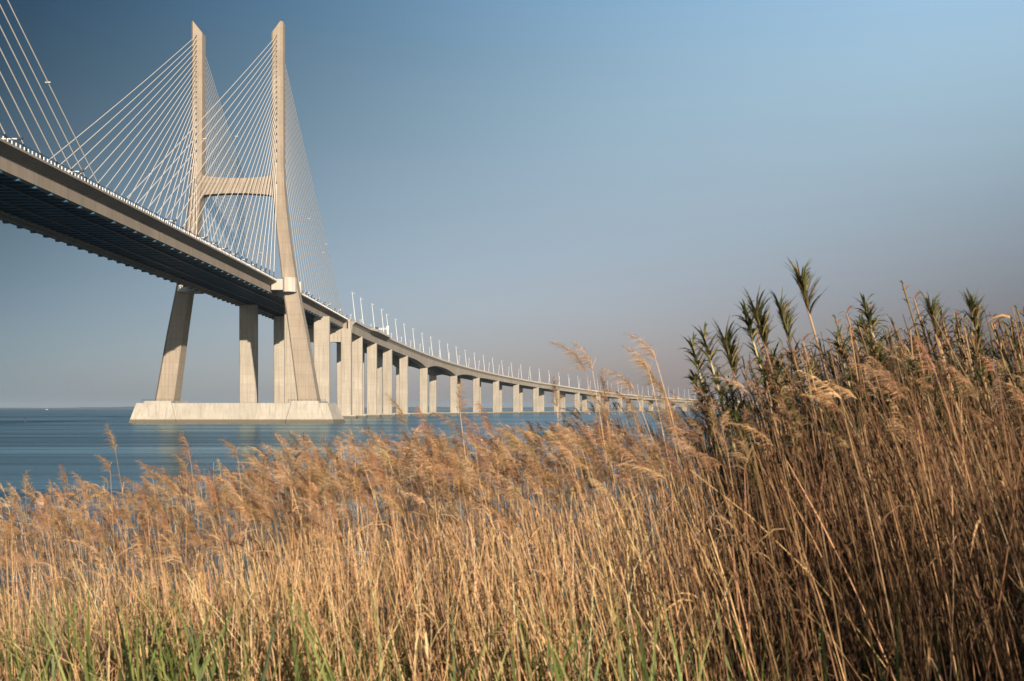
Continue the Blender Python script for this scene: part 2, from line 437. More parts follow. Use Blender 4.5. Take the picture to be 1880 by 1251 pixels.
# low lamp arms among the stay cables
lowp = empty('lamp_bracket')
mb = MB(); mb.tube((-5.4,0,-.9), (-5.4,0,1.3), .13, .13, 8); mb.build('post', M['white'], lowp)
mb = MB(); mb.tube((-5.4,0,1.25), (-.1,0,1.25), .15, .14, 8); mb.build('arm', M['white'], lowp)
mb = MB(); mb.loft([[(-.2,-.2,1.1),(-.2,.2,1.1),(-.2,.2,1.4),(-.2,-.2,1.4)],[(.15,-.32,1.05),(.15,.32,1.05),(.15,.32,1.55),(.15,-.32,1.55)],[(.75,-.3,1.3),(.75,.3,1.3),(.75,.3,1.75),(.75,-.3,1.75)]]); mb.build('lamp_head', M['dark'], lowp)
first = True
for xe in (40, 153, 323, 380.6, 399, 417.6, 435.7, 454, 471, 489, 564.7, 574, 585.5, 596.7, 606, 616, 625.5, 638):
    y = F*88.6/(940-xe)
    o = lowp if first else copy_tree(lowp); first = False
    o.location = (AX+15.8, y, deck_z(y)+.2)
    lab = {40: 'white lamp arm with dark head at the left frame edge, above the deck railing', 153: 'white lamp arm below the spot where the two cable fans cross',
           323: 'white lamp arm left of the far pylon leg, alone on its stretch of railing'}.get(xe)
    if lab is None: lab = 'short white lamp arm on the railing between the two pylon legs' if xe < 500 else 'short white lamp arm on the railing right of the near pylon leg'
    tag(o, lab, 'lamp', 'lamp arms along the deck railing')

# sign gantry, van, on the viaduct
p, n, t = frame(133); g = empty('sign_gantry', (p[0]+n[0]*6.2, p[1]+n[1]*6.2, p[2]-.9), math.atan2(n[1], n[0]))
tag(g, 'white overhead sign gantry with tapered leg standing behind the viaduct parapet', 'sign gantry')
mb = MB(); mb.loft([[(-.25,-.3,0),(.25,-.3,0),(.25,.3,0),(-.25,.3,0)],[(-.75,-.5,6.6),(.85,-.5,6.6),(.85,.5,6.6),(-.75,.5,6.6)]]); mb.build('leg', M['white'], g)
mb = MB(); mb.box(-28.6,-.7,-.22,.22,5.0,5.3); mb.box(-28.6,-.7,-.22,.22,4.2,4.4)
for k in range(14): mb.tube((-.8-2*k,0,5.0),(-1.8-2*k,0,4.4),.06,n=4)
mb.build('truss', M['white'], g)
for a in (-7.2, -11.6, -20.0):
    mb = MB(); mb.box(a-1.2, a+1.2, -.5, -.23, 4.1, 5.9); mb.build('sign_panel', M['dark'], g)
mb = MB(); mb.tube((-8.9,0,5.3),(-8.9,0,9.4),.07,.05,6); mb.box(-9.2,-8.6,-.2,.2,9.3,9.7); mb.build('camera_mast', M['dark'], g)
p, n, t = frame(212); v = empty('van', (p[0]+n[0]*1.2, p[1]+n[1]*1.2, p[2]-.91), math.atan2(t[1], t[0]))
tag(v, 'white van driving on the viaduct, roof just above the parapet', 'van')
mb = MB(); W = .95
prof = [(-2.6,.35),(2.5,.35),(2.6,.9),(2.35,1.25),(1.6,1.45),(.95,2.25),(-2.55,2.3)]
mb.loft([[(x,-W,z) for x, z in prof],[(x,-W*.98,z) for x, z in prof],[(x,W,z) for x, z in prof]]); mb.build('body', M['white'], v)
mb = MB(); mb.box(.1,.9,-W-.012,-W-.002,1.4,2.0); mb.box(.1,.9,W+.002,W+.012,1.4,2.0); mb.build('window', M['glass'], v)
for x in (-1.6, 1.7):
    for s in (1, -1):
        mb = MB(); mb.tube((x, s*.72, .34), (x, s*.99, .34), .34, n=14); mb.build('wheel', M['dark'], v)

# ------------------------------------------------------------------ ground, water, far shore, boats
def smooth(x, a, b):
    t = np.clip((x-a)/(b-a), 0, 1); return t*t*(3-2*t)
def ground(x, y):
    x = np.asarray(x, float); y = np.asarray(y, float)
    z = np.interp(y, [-40, 0, 5, 10, 14, 19, 24, 40], [4.2, 3.85, 3.4, 2.5, 1.5, .05, -.8, -2.5])
    z = z + .7*smooth(x, .4, 4)*smooth(-y, -22, -12)
    return z + .07*np.sin(x*1.7+y*.6) + .05*np.sin(x*.9-y*1.9)
gx = np.r_[np.linspace(-150, -20, 14), np.linspace(-18, 24, 85), np.linspace(30, 150, 13)]; gy = np.r_[np.linspace(-60, -4, 15), np.linspace(-3, 40, 87)]
V = [(x, y, float(ground(x, y))) for y in gy for x in gx]; nx = len(gx)
Fc = [(j*nx+i, j*nx+i+1, (j+1)*nx+i+1, (j+1)*nx+i) for j in range(len(gy)-1) for i in range(nx-1)]
m, nt, b = new_mat('bank_soil'); pos = N(nt, 'ShaderNodeNewGeometry').outputs['Position']
n1 = noise(nt, pos, 3, 6, .7); n2 = noise(nt, pos, 40, 4, .7)
nt.links.new(mix(nt, .5, ramp(nt, n1, [(.3, (.035,.026,.016)), (.7, (.11,.08,.045))]), ramp(nt, n2, [(.35, (.03,.025,.015)), (.7, (.17,.12,.07))])), b.inputs['Base Color']); b.inputs['Roughness'].default_value = 1
bp = N(nt, 'ShaderNodeBump'); nt.links.new(n2, bp.inputs['Height']); bp.inputs['Distance'].default_value = .05; nt.links.new(bp.outputs[0], b.inputs['Normal'])
mb = MB(); mb.add(V, Fc); o = mb.build('bank', m, None, True); tag(o, kind='structure')

m, nt, b = new_mat('river_water'); pos = N(nt, 'ShaderNodeNewGeometry').outputs['Position']
lp = N(nt, 'ShaderNodeVectorMath', operation='LENGTH'); nt.links.new(pos, lp.inputs[0])
sx = N(nt, 'ShaderNodeSeparateXYZ'); nt.links.new(pos, sx.inputs[0])
# long lazy swells and wind lanes that lie across the river, tighter near the bank
s1 = noise(nt, mapping(nt, pos, (.0010, .010, 0)), 1, 5, .62)
s2 = noise(nt, mapping(nt, pos, (.006, .075, 0), (3, 7, 0)), 1, 5, .6)
s3 = noise(nt, mapping(nt, pos, (.03, .45, 0), (5, 1, 0)), 1, 4, .6)
s4 = noise(nt, mapping(nt, pos, (.00025, .0022, 0), (1, 2, 0)), 1, 4, .6)
lanes = mth(nt, 'ADD', mth(nt, 'ADD', mth(nt, 'MULTIPLY', s1, .32), mth(nt, 'MULTIPLY', s2, .36)), mth(nt, 'ADD', mth(nt, 'MULTIPLY', s3, .12), mth(nt, 'MULTIPLY', s4, .2)))
col = ramp(nt, lanes, [(.42, (.020,.042,.060)), (.5, (.034,.074,.108)), (.58, (.06,.115,.155))])
df = N(nt, 'ShaderNodeBsdfDiffuse'); nt.links.new(col, df.inputs[0])
gl = N(nt, 'ShaderNodeBsdfGlossy'); nt.links.new(ramp(nt, lanes, [(.43, (.26,.26,.26)), (.57, (.13,.13,.13))]), gl.inputs['Roughness'])
gl.inputs[0].default_value = (.74, .93, 1, 1)
fr = N(nt, 'ShaderNodeFresnel'); fr.inputs[0].default_value = 1.33
fac = mth(nt, 'MINIMUM', fr.outputs[0], ramp(nt, lanes, [(.42, (.34,.34,.34)), (.58, (.70,.70,.70))]))
ms = N(nt, 'ShaderNodeMixShader'); nt.links.new(fac, ms.inputs[0]); nt.links.new(df.outputs[0], ms.inputs[1]); nt.links.new(gl.outputs[0], ms.inputs[2])
nt.links.new(ms.outputs[0], nt.nodes['Material Output'].inputs[0]); nt.nodes.remove(b)
bp = N(nt, 'ShaderNodeBump'); bp.inputs['Strength'].default_value = .5; bp.inputs['Distance'].default_value = 1.0
nt.links.new(lanes, bp.inputs['Height']); nt.links.new(bp.outputs[0], gl.inputs['Normal'])
mb = MB(); R = 42000
gx = [-R, -4000, -400, -60, 0, 60, 400, 4000, R]; gy = [-300, 0, 60, 300, 1500, 6000, 20000, R]
mb.add([(x, y, 0) for y in gy for x in gx], [(j*9+i, j*9+i+1, (j+1)*9+i+1, (j+1)*9+i) for j in range(len(gy)-1) for i in range(8)])
o = mb.build('water', m); tag(o, kind='structure')

m = painted('far_shore', (.10, .11, .10), .9, 0, .3, .004)
mb = MB(); vs = []; xs = np.linspace(-9000, 9000, 181)
hh = 6 + 9*np.abs(np.sin(xs*.0011)+.5*np.sin(xs*.0031+1)) + 5*rng.random(181)
rows = [[(x, 13500, -2) for x in xs], [(x, 13700, z*.7) for x, z in zip(xs, hh)], [(x, 14000, z) for x, z in zip(xs, hh)], [(x, 14800, -2) for x in xs]]
mb.add([p for r in rows for p in r], [(j*181+i, j*181+i+1, (j+1)*181+i+1, (j+1)*181+i) for j in range(3) for i in range(180)])
o = mb.build('far_shore', m); tag(o, kind='structure')

bt = empty('boat', at(86, 751, 5200)[:2] + (0,)); bt.scale = (.4, .4, .4); tag(bt, 'tiny white boat on the horizon at the far left', 'boat')
mb = MB(); mb.loft([[(-9,-2.2,-.3),(6,-2.2,-.3),(9.5,0,-.2),(6,2.2,-.3),(-9,2.2,-.3)],[(-9.5,-2.8,2.6),(7,-2.8,2.8),(12,0,3.4),(7,2.8,2.8),(-9.5,2.8,2.6)]]); mb.build('hull', M['white'], bt)
mb = MB(); mb.loft([[(-6,-2,2.6),(4,-2,2.6),(4,2,2.6),(-6,2,2.6)],[(-5.6,-1.8,5.2),(2.6,-1.8,5.2),(2.6,1.8,5.2),(-5.6,1.8,5.2)]]); mb.tube((-1,0,5.2),(-1,0,9),.12,n=6); mb.build('cabin', M['white'], bt)
bu = empty('buoy', at(46, 777, 490)[:2] + (0,)); tag(bu, 'small pale channel buoy alone on the water at the left', 'buoy')
mb = MB(); mb.loft([[(r*math.cos(a), r*math.sin(a), z) for a in np.linspace(0, 2*math.pi, 12, endpoint=False)] for r, z in ((.5,-.4),(.75,.0),(.75,.35),(.25,.5),(.12,1.6),(.02,1.7))]); mb.build('float', M['white'], bu)
mb = MB(); mb.tube((0,0,1.6),(0,0,2.0),.14,.14,8); mb.build('lamp', M['dark'], bu)

# ------------------------------------------------------------------ vegetation
class Veg:
    """numpy strands and ribbons gathered into one mesh with a per-strand colour"""
    def __init__(self): self.v = []; self.q = []; self.c = []; self.n = 0
    def _put(self, v, q, c):
        self.v.append(v.reshape(-1, 3)); self.q.append(q.reshape(-1, 4) + self.n); self.c.append(c.reshape(-1, 3)); self.n += len(self.v[-1])
    def tubes(self, P, R, col, sides=3):
        n, k, _ = P.shape
        ang = np.linspace(0, 2*np.pi, sides, endpoint=False)
        off = np.stack([np.cos(ang), np.sin(ang), 0*ang], -1)
        v = P[:, :, None, :] + R[:, :, None, None]*off[None, None]
        idx = np.arange(n*k*sides).reshape(n, k, sides); nxt = np.roll(idx, -1, 2)
        q = np.stack([idx[:, :-1], nxt[:, :-1], nxt[:, 1:], idx[:, 1:]], -1)
        self._put(v, q, np.broadcast_to(col[:, None, None, :], v.shape).copy())
    def ribbons(self, P, W, side, col):
        n, k, _ = P.shape
        s = side[:, None, :]*W[:, :, None]*.5
        v = np.stack([P - s, P + s], 2)
        idx = np.arange(n*k*2).reshape(n, k, 2)
        q = np.stack([idx[:, :-1, 0], idx[:, :-1, 1], idx[:, 1:, 1], idx[:, 1:, 0]], -1)
        self._put(v, q, np.broadcast_to(col[:, None, None, :], v.shape).copy())
    def build(self, name, mat, parent=None):
        v = np.concatenate(self.v).astype(np.float32); q = np.concatenate(self.q).astype(np.int32); c = np.concatenate(self.c).astype(np.float32)
        me = bpy.data.meshes.new(name)
        me.vertices.add(len(v)); me.vertices.foreach_set('co', v.ravel())
        me.loops.add(q.size); me.loops.foreach_set('vertex_index', q.ravel())
        me.polygons.add(len(q)); me.polygons.foreach_set('loop_start', np.arange(0, q.size, 4, dtype=np.int32))
        me.update(calc_edges=True)
        a = me.attributes.new('tint', 'FLOAT_COLOR', 'POINT'); a.data.foreach_set('color', np.c_[c, np.ones(len(c), np.float32)].ravel())
        me.materials.append(mat); me.validate()
        o = bpy.data.objects.new(name, me); C.objects.link(o)
        if parent is not None: o.parent = parent
        return o
def unit(a): return a/np.maximum(np.linalg.norm(a, axis=-1, keepdims=True), 1e-9)
def U(a, b, n): return rng.uniform(a, b, n)
def tints(n, cols, w=None, var=.24):
    cols = np.array(cols); k = rng.choice(len(cols), n, p=w)
    return np.clip(cols[k]*(1 + rng.normal(0, var, (n, 1))) * (1 + rng.normal(0, .05, (n, 3))), .004, .9)
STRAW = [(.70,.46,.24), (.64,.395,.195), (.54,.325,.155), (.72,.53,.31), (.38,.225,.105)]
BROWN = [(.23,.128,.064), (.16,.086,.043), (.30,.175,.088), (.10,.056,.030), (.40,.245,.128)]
PLUME = [(.50,.31,.165), (.42,.25,.13), (.56,.38,.22), (.30,.175,.095), (.19,.115,.065)]
GREEN = [(.095,.125,.032), (.14,.165,.045), (.055,.08,.022), (.21,.21,.075)]

def stems(base, L, lean, bend, k=6):
    """base (n,3), L (n), lean (n,2) horizontal slope at the foot, bend (n,2) extra slope towards the tip"""
    t = np.linspace(0, 1, k)[None, :, None]
    hor = lean[:, None, :]*t + bend[:, None, :]*t**2
    xy = base[:, None, :2] + hor*L[:, None, None]
    z = base[:, None, 2:] + L[:, None, None]*(t - .25*np.sum(hor**2, -1, keepdims=True))
    return np.concatenate([xy, z], -1)
def plumes(veg, tip, d, ln, m, col, wind=(-1, .15), spread=1.0, w=.0030):
    n = len(tip); wa = rng.normal(np.pi, .75, n) + np.pi*(rng.random(n) < .16)
    wd = np.stack([np.cos(wa), np.sin(wa)*.8, 0*wa], 1)[:, None, :]; bow = U(.15, .75, n)[:, None, None]
    s = rng.beta(1.1, 1.3, (n, m))
    ax = d[:, None, :]*ln[:, None, None]
    curve = (wd*bow - np.array([0,0,1.])*.45*bow)*((s**2)*ln[:, None])[..., None]
    st = tip[:, None, :] + ax*s[..., None] + curve
    th = U(0, 2*np.pi, (n, m)); rad = np.stack([np.cos(th), np.sin(th), 0*th], -1)
    l = ln[:, None]*U(.22, .52, (n, m))*(1.05 - .65*s)
    dr = unit(d[:, None, :]*.55 + rad*.38*spread + wd*U(.25, .95, (n, m))[..., None])
    p0 = st; p1 = st + dr*(l*.5)[..., None]; p2 = st + dr*l[..., None] + (wd*.25 + np.array([0,0,-.38]))*l[..., None]
    PP = np.stack([p0, p1, p2], 2).reshape(n*m, 3, 3)
    side = unit(rng.normal(0, 1, (n*m, 3)))
    W = np.tile(np.array([[.8, 1.0, .15]]), (n*m, 1))*w*U(.7, 1.4, (n*m, 1))
    cc = np.repeat(col, m, 0)*U(.75, 1.25, (n*m, 1))
    veg.ribbons(PP, W, side, cc)
    bw = (wd*bow - np.array([0,0,1.])*.45*bow)[:, 0]; axp = np.stack([tip, tip + (d*.5 + bw*.25)*ln[:, None], tip + (d*.95 + bw*.9)*ln[:, None]], 1)
    veg.tubes(axp, np.tile(np.array([[.0028, .002, .0008]]), (n, 1)), col*.8)
def blades(veg, root, L, dirh, droop, w, col, k=5, up=1.0):
    """leaf ribbons from root: rise by up, then arch over along dirh"""
    n = len(root); t = np.linspace(0, 1, k)[None, :, None]
    dh = np.concatenate([dirh, np.zeros((n, 1))], 1)[:, None, :]
    PP = root[:, None, :] + L[:, None, None]*(dh*(t*(1-up*.6) + .25*t*t) + np.array([0,0,1.])*(up*t - droop[:, None, None]*t*t))
    side = np.concatenate([-dirh[:, 1:], dirh[:, :1], rng.normal(0, .35, (n, 1))], 1)
    W = w[:, None]*np.array([.55, 1., .95, .65, .04] if k == 5 else np.r_[.6, np.linspace(1, .05, k-1)])[None]
    veg.ribbons(PP, W, unit(side), col)

# canopy height across the bed (world X at 11.5 m)
KX = (np.array([-700,-200,0,250,400,520,700,900,1050,1200,1300,1400,1500,1600,1700,1900,2600]) - 940)/F*11.5
KZ = EYE + (750 - np.array([1020,1015,1005,957,928,898,872,855,838,815,795,750,712,690,672,655,640]))/F*11.5
def canopy(x): return np.interp(x, KX, KZ)
def scatter(n, y0, y1, marg=1.1, xmax=None, xmin=None, pw=1.0):
    y = y0 + (y1-y0)*rng.random(n)**pw; hw = .392*y*marg + .4
    lo = np.maximum(-hw, -99 if xmin is None else xmin); hi = np.minimum(hw, 99 if xmax is None else xmax)
    ok = hi > lo; y = y[ok]; lo = lo[ok]; hi = hi[ok]
    return lo + (hi-lo)*rng.random(len(y)), y
def lean_for(x, n):
    """wind leans everything to the left, more so in the tall stand on the right"""
    r = smooth(x, -1.5, 2.2)
    lx = -(.02 + .16*r) + rng.normal(0, .115, n)*rng.choice([.7, 1., 1.7], n); ly = rng.normal(0, .08, n)
    return np.stack([lx, ly], 1)

# ---- the mass of the reed bed
bed = Veg(); top = Veg()
x, y = scatter(17500, 7.6, 16.5)
clump = np.clip(.5 + .75*np.sin(x*3.7 + 1.3*np.sin(y*2.1)) * np.sin(y*2.9 + x*1.1), 0, 1)
keep = rng.random(len(x)) < (.16 + .84*clump)*np.where(x < -2.6, .5, np.where(x > 1.2, .8, 1.0)); x, y = x[keep], y[keep]; n = len(x)
zt = canopy(x*11.5/y) - .10*(11.5 - y)*(y < 11.5) + .02*(y-11.5)*(y > 11.5) - rng.gamma(1.6, .20, n)*(1 + .5*(x > 1.6)) + .14
g = ground(x, y); L = np.maximum(.9, zt - g); lean = lean_for(x, n)
free = (750 + (EYE - zt)/y*F) < (750 + (EYE - canopy(x*11.5/y))/11.5*F) + np.where(x < 1., 62, 100) + rng.normal(0, 38, n)
bend = np.stack([-np.abs(rng.normal(.05, .06, n)), rng.normal(0, .04, n)], 1)
x0 = x - (lean[:, 0] + bend[:, 0])*L*.8
base = np.stack([x0, y, ground(x0, y) - .03], 1)
S = stems(base, L, lean, bend)
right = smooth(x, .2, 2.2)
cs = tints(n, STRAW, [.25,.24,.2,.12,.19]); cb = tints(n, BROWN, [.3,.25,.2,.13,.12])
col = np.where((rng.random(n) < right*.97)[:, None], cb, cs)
rad = (U(.0024, .0050, n)*np.where(x > 1.2, 1.2, 1.)*np.where(y < 9.6, 1.3, 1.))[:, None]*np.linspace(1, .45, 6)[None]
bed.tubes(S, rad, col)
# dry sheath leaves
for rep in range(2):
    pick = rng.random(n) < .55; m_ = pick.sum(); k_ = rng.integers(1, 5, m_); r0 = S[pick, k_]
    a = U(0, 2*np.pi, m_); dh = np.stack([np.cos(a)-.6, np.sin(a)], 1); dh /= np.linalg.norm(dh, axis=1, keepdims=True)+1e-6
    blades(bed, r0, U(.2, .55, m_), dh, U(.5, 1.2, m_), U(.007, .019, m_), np.clip(col[pick]*U(.8, 1.2, (m_, 1)), 0, 1), up=.8)
# plumes on part of them
pick = (rng.random(n) < np.where(x < 1.2, .42, .16)) & free; tip = S[pick, -1]; m_ = pick.sum(); d = unit(unit(S[pick, -1]-S[pick, -2]) + rng.normal(0, .26, (m_, 3)) + np.array([-.18, 0, 0]))
plumes(top, tip, d, U(.15, .32, m_), 90, tints(m_, PLUME, [.32,.26,.18,.14,.10]))
# broken, bent and crossing stems
x, y = scatter(2600, 7.8, 14); n = len(x); a = rng.normal(0, .45, n)
base = np.stack([x, y, ground(x, y) + U(.1, .8, n)], 1); L = np.minimum(U(.7, 1.7, n), np.maximum(.4, canopy(x*11.5/y) - base[:, 2] - .15))
S = stems(base, L, np.stack([a, rng.normal(0, .2, n)], 1), np.stack([rng.normal(0, .2, n), rng.normal(0, .1, n)], 1))
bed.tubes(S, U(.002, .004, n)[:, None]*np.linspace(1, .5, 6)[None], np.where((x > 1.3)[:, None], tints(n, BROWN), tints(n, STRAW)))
o = bed.build('reed_bed', M['plant']); tag(o, 'dense bed of dry straw-coloured reed stems filling the foreground', 'reeds', kind='stuff')
o = top.build('reed_plumes', M['plume']); tag(o, 'mass of soft tan reed plumes along the top of the reed bed', 'reed plumes', kind='stuff')

# ---- green shoots and low leafy growth at the foot
gr = Veg()
x, y = scatter(3000, 7.2, 11.5, pw=1.3); keep = rng.random(len(x)) < np.where(x > .9, .2, np.where(x < -1.2, 1., .8))*(.35 + .65*(np.sin(x*4.1)*np.sin(x*1.7+2) > -.15)); x, y = x[keep], y[keep]; n = len(x)
zt = EYE + (750 - U(1050, 1290, n))/F*y; zt -= .1*smooth(x, .3, 2)
L = np.maximum(.4, zt - ground(x, y)); base = np.stack([x, y, ground(x, y)], 1)
a = rng.normal(0, 1, (n, 2)); a[:, 0] -= .5; a /= np.linalg.norm(a, axis=1, keepdims=True)
t = np.linspace(0, 1, 6)[None, :, None]
dh = np.concatenate([a, np.zeros((n, 1))], 1)[:, None, :]*U(.05, .35, n)[:, None, None]
PP = base[:, None, :] + L[:, None, None]*(np.array([0,0,1.])*t + dh*t**2.2)
ang = U(0, np.pi, n)
gr.ribbons(PP, U(.012, .032, n)[:, None]*np.array([[.6, .9, 1, .9, .6, .04]]), np.stack([np.cos(ang), np.sin(ang)*.5, 0*ang], 1), tints(n, GREEN, [.3,.35,.15,.2]))
o = gr.build('green_shoots', M['leaf']); tag(o, 'bright green young reed blades at the foot of the dry stems', 'grass', kind='stuff')
un = Veg()
x, y = scatter(26000, 8.1, 13); keep = rng.random(len(x)) < np.where(x > .8, .45, 1.0); x, y = x[keep], y[keep]; n = len(x)
hgt = U(.05, 1.25, n)*(.6 + .4*np.sin(x*3.1 + y)); root = np.stack([x, y, ground(x, y) + np.abs(hgt)], 1)
a = U(0, 2*np.pi, n)
blades(un, root, U(.08, .22, n), np.stack([np.cos(a), np.sin(a)], 1), U(.3, .9, n), U(.015, .04, n), np.where((rng.random(n) < .4)[:, None], tints(n, BROWN), tints(n, [(.045,.07,.018), (.085,.12,.03), (.022,.036,.012)])), up=.7)  # leafy growth, packed with extra dark leaves that stand in for shaded gaps
o = un.build('undergrowth', M['leaf']); tag(o, 'leafy undergrowth with added dark leaves for the shaded gaps between the reed stems', 'undergrowth', kind='stuff')

# ---- single plumed reeds that stand out of the bed
def make_reed(L, bend, nl, pl, seed):
    global rng
    keep = rng; rng = np.random.default_rng(seed)
    root = empty('reed')
    v = Veg(); S = stems(np.zeros((1, 3)), np.array([L]), np.array([[-.05, 0.]]), np.array([[-bend, .02]]), 9)
    c = tints(1, STRAW[:3]); v.tubes(S, np.linspace(.0042, .0016, 9)[None], c, 4); v.build('stem', M['plant'], root)
    if nl:
        for q in range(nl):
            v = Veg(); r0 = S[0, rng.integers(3, 8, 1)]; a = U(0, 6.28, 1); dh = np.stack([np.cos(a)-.7, np.sin(a)*.6], 1)
            blades(v, r0, U(.2, .42, 1), dh, U(.5, 1., 1), U(.007, .013, 1), tints(1, STRAW[:3]), up=.8); v.build('leaf', M['plant'], root)
    v = Veg(); d = unit(S[:, -1]-S[:, -2]); plumes(v, S[:, -1], d, np.array([pl]), 140, tints(1, PLUME[:3], var=.10), spread=1.6, w=.0024); v.build('plume', M['plume'], root)
    rng = keep
    tipv = S[0, -1] + d[0]*pl*1.0 + np.array([-.25*pl, 0, -.02])
    return root, tipv
protos = [make_reed(L, b, nl, pl, 100+i) for i, (L, b, nl, pl) in enumerate([(2.6,.06,2,.25),(2.7,.12,1,.28),(2.5,.03,3,.22),(2.8,.18,0,.30),(2.6,.09,2,.20),(2.75,.14,2,.27)])]
used = [False]*len(protos)
def put_reed(px, py, Y, label, rot=None):
    i = random.randrange(len(protos)); pr, tipv = protos[i]
    X, _, Z = at(px, py, Y); rz = random.uniform(-1.1, 1.1) if rot is None else rot
    gz = float(ground(X, Y)); sc = (Z - gz + .05)/tipv[2]
    if not .45 < sc < 2.2: return
    c, s_ = math.cos(rz), math.sin(rz)
    bx = X - sc*(c*tipv[0] - s_*tipv[1]); by = Y - sc*(s_*tipv[0] + c*tipv[1])
    o = copy_tree(pr) if used[i] else pr; used[i] = True
    k = sc
    o.location = (bx, by, float(ground(bx, by)) - .05); o.rotation_euler = (random.uniform(-.08, .08), random.uniform(-.05, .05), rz); o.scale = (k, k, k)
    tag(o, label, 'reed', 'plumed reeds standing out of the reed bed')
LONE = [(143,785,'lone reed plume standing tall over open water left of the pylon base'),(207,830,'ragged reed plume against the water below the left end of the pylon base'),
        (357,790,'single reed plume overlapping the bottom edge of the pylon base, left part'),(478,785,'reed plume in front of the middle of the pylon base'),
        (600,800,'reed plume just below the right end of the pylon base'),(704,715,'wispy reed plume across the third viaduct column'),
        (772,745,'reed plume at the foot of the haunched viaduct span'),(876,740,'dark wispy reed plume in front of the viaduct columns'),
        (838,700,'thin reed plume reaching up between two viaduct columns'),(930,740,'drooping reed plume by the viaduct columns'),
        (985,655,'reed plume pointing left, leftmost of the pair above the viaduct'),(1004,660,'reed plume pointing left, right one of the pair above the viaduct'),
        (1056,650,'broad pale reed plume high above the viaduct lamps'),(1080,640,'narrow reed plume beside the broad pale one above the viaduct'),
        (1098,672,'small reed plume just under the two tall plumes above the viaduct'),(1158,630,'short reed plume standing highest left of the green canes'),
        (1166,672,'bright drooping reed plume left of the green canes'),(1190,625,'tall slender reed plume nearest to the green canes'),
        (1130,660,'faint reed plume tip between the taller ones above the viaduct'),(1150,715,'low drooping reed plume touching the far viaduct deck'),
        (1205,690,'reed plume against the sky beside the first green cane'),(15,880,'reed plume cut by the left edge of the frame'),
        (30,950,'dark hooked reed plume arching to the left frame edge')]
for px, py, lab in LONE: put_reed(px, py + (34 if px > 900 else 8), random.uniform(10.2, 12.2), lab)
EDGE_X = [0,100,250,400,520,700,900,1050,1200,1300]; EDGE_Y = [955,918,882,862,838,815,800,790,765,740]
for k in range(235):
    px = random.uniform(-30, 1290); e = np.interp(px, EDGE_X, EDGE_Y)
    py = e + random.gauss(34, 36)
    zone = 'above the water at the left' if px < 230 else 'before the water under the pylon base' if px < 640 else 'before the viaduct columns' if px < 960 else 'where the reed bed rises towards the canes'
    put_reed(px, py, random.uniform(8.8, 12.5), 'feathery tan reed plume on a thin stem, ' + zone)

# ---- giant canes on the right
def make_cane(L, kind, seed):
    global rng
    keep = rng; rng = np.random.default_rng(seed)
    root = empty('giant_cane')
    S = stems(np.zeros((1, 3)), np.array([L]), np.array([[-.10, 0.]]), np.array([[-.10, .02]]), 12)
    v = Veg(); v.tubes(S, np.linspace(.018, .008, 12)[None], tints(1, [(.40,.29,.15), (.34,.22,.11)]), 6); v.build('stem', M['plant'], root)
    def P_(s): i = np.clip(s*11, 0, 10.999); j = i.astype(int); f = (i-j)[:, None]; return S[0, j]*(1-f) + S[0, j+1]*f
    if kind == 'brush': n, lo, L0, L1, up0, up1, dr = 110, .915, .12, .31, .95, 1.15, .3
    elif kind == 'fan': n, lo, L0, L1, up0, up1, dr = 150, .74, .10, .30, .7, 1.0, .5
    else: n, lo, L0, L1, up0, up1, dr = 64, .64, .10, .30, .6, 1.0, .7
    s = lo + (1-lo)*rng.random(n); r0 = P_(s)
    a = np.where(rng.random(n) < .5, 0, np.pi) + rng.normal(0, .8, n); dh = np.stack([np.cos(a), np.sin(a)], 1)*U(.45, .9, (n, 1))
    g_ = [(.085,.10,.034), (.050,.062,.024), (.15,.155,.055), (.038,.046,.02), (.26,.19,.09), (.16,.105,.05)]
    cols = tints(n, g_ if kind != 'dry' else g_[:2] + BROWN[:2])
    v = Veg(); blades(v, r0, U(L0, L1, n), dh, U(dr*.4, dr*1.4, n), U(.011, .024, n), cols, up=(up0+up1)/2); v.build('leaves', M['leaf'], root)
    if kind != 'brush':
        n = 12; r0 = P_(rng.uniform(.35, .75, n)); a = U(0, 6.28, n); dh = np.stack([np.cos(a), np.sin(a)], 1)
        v = Veg(); blades(v, r0, U(.2, .4, n), dh, U(.6, 1.3, n), U(.012, .024, n), tints(n, BROWN), up=.6); v.build('dry_leaves', M['plant'], root)
    rng = keep
    return root, S[0, -1] + np.array([0, 0, .16])
CK = {'brush': [make_cane(3.6, 'brush', 1), make_cane(3.4, 'brush', 2), make_cane(3.8, 'brush', 3)], 'fan': [make_cane(3.5, 'fan', 4), make_cane(3.7, 'fan', 5), make_cane(3.4, 'fan', 6)], 'dry': [make_cane(3.7, 'dry', 7), make_cane(3.5, 'dry', 8)]}
cused = {}
def put_cane(px, py, Y, kind, label, rz=None):
    j = random.randrange(len(CK[kind])); pr, tipv = CK[kind][j]
    X, _, Z = at(px, py, Y); rz = random.uniform(-.7, .7) if rz is None else rz
    sc = (Z - float(ground(X+.6, Y)))/tipv[2]; c, s_ = math.cos(rz), math.sin(rz)
    bx = X - sc*(c*tipv[0]-s_*tipv[1]); by = Y - sc*(s_*tipv[0]+c*tipv[1])
    o = copy_tree(pr) if (kind, j) in cused else pr; cused[(kind, j)] = 1
    o.location = (bx, by, float(ground(bx, by)) - .05); o.rotation_euler = (random.uniform(-.02, .02), random.uniform(-.015, .015), rz); o.scale = (sc, sc, sc)
    tag(o, label, 'cane', 'giant canes in the stand at the right')
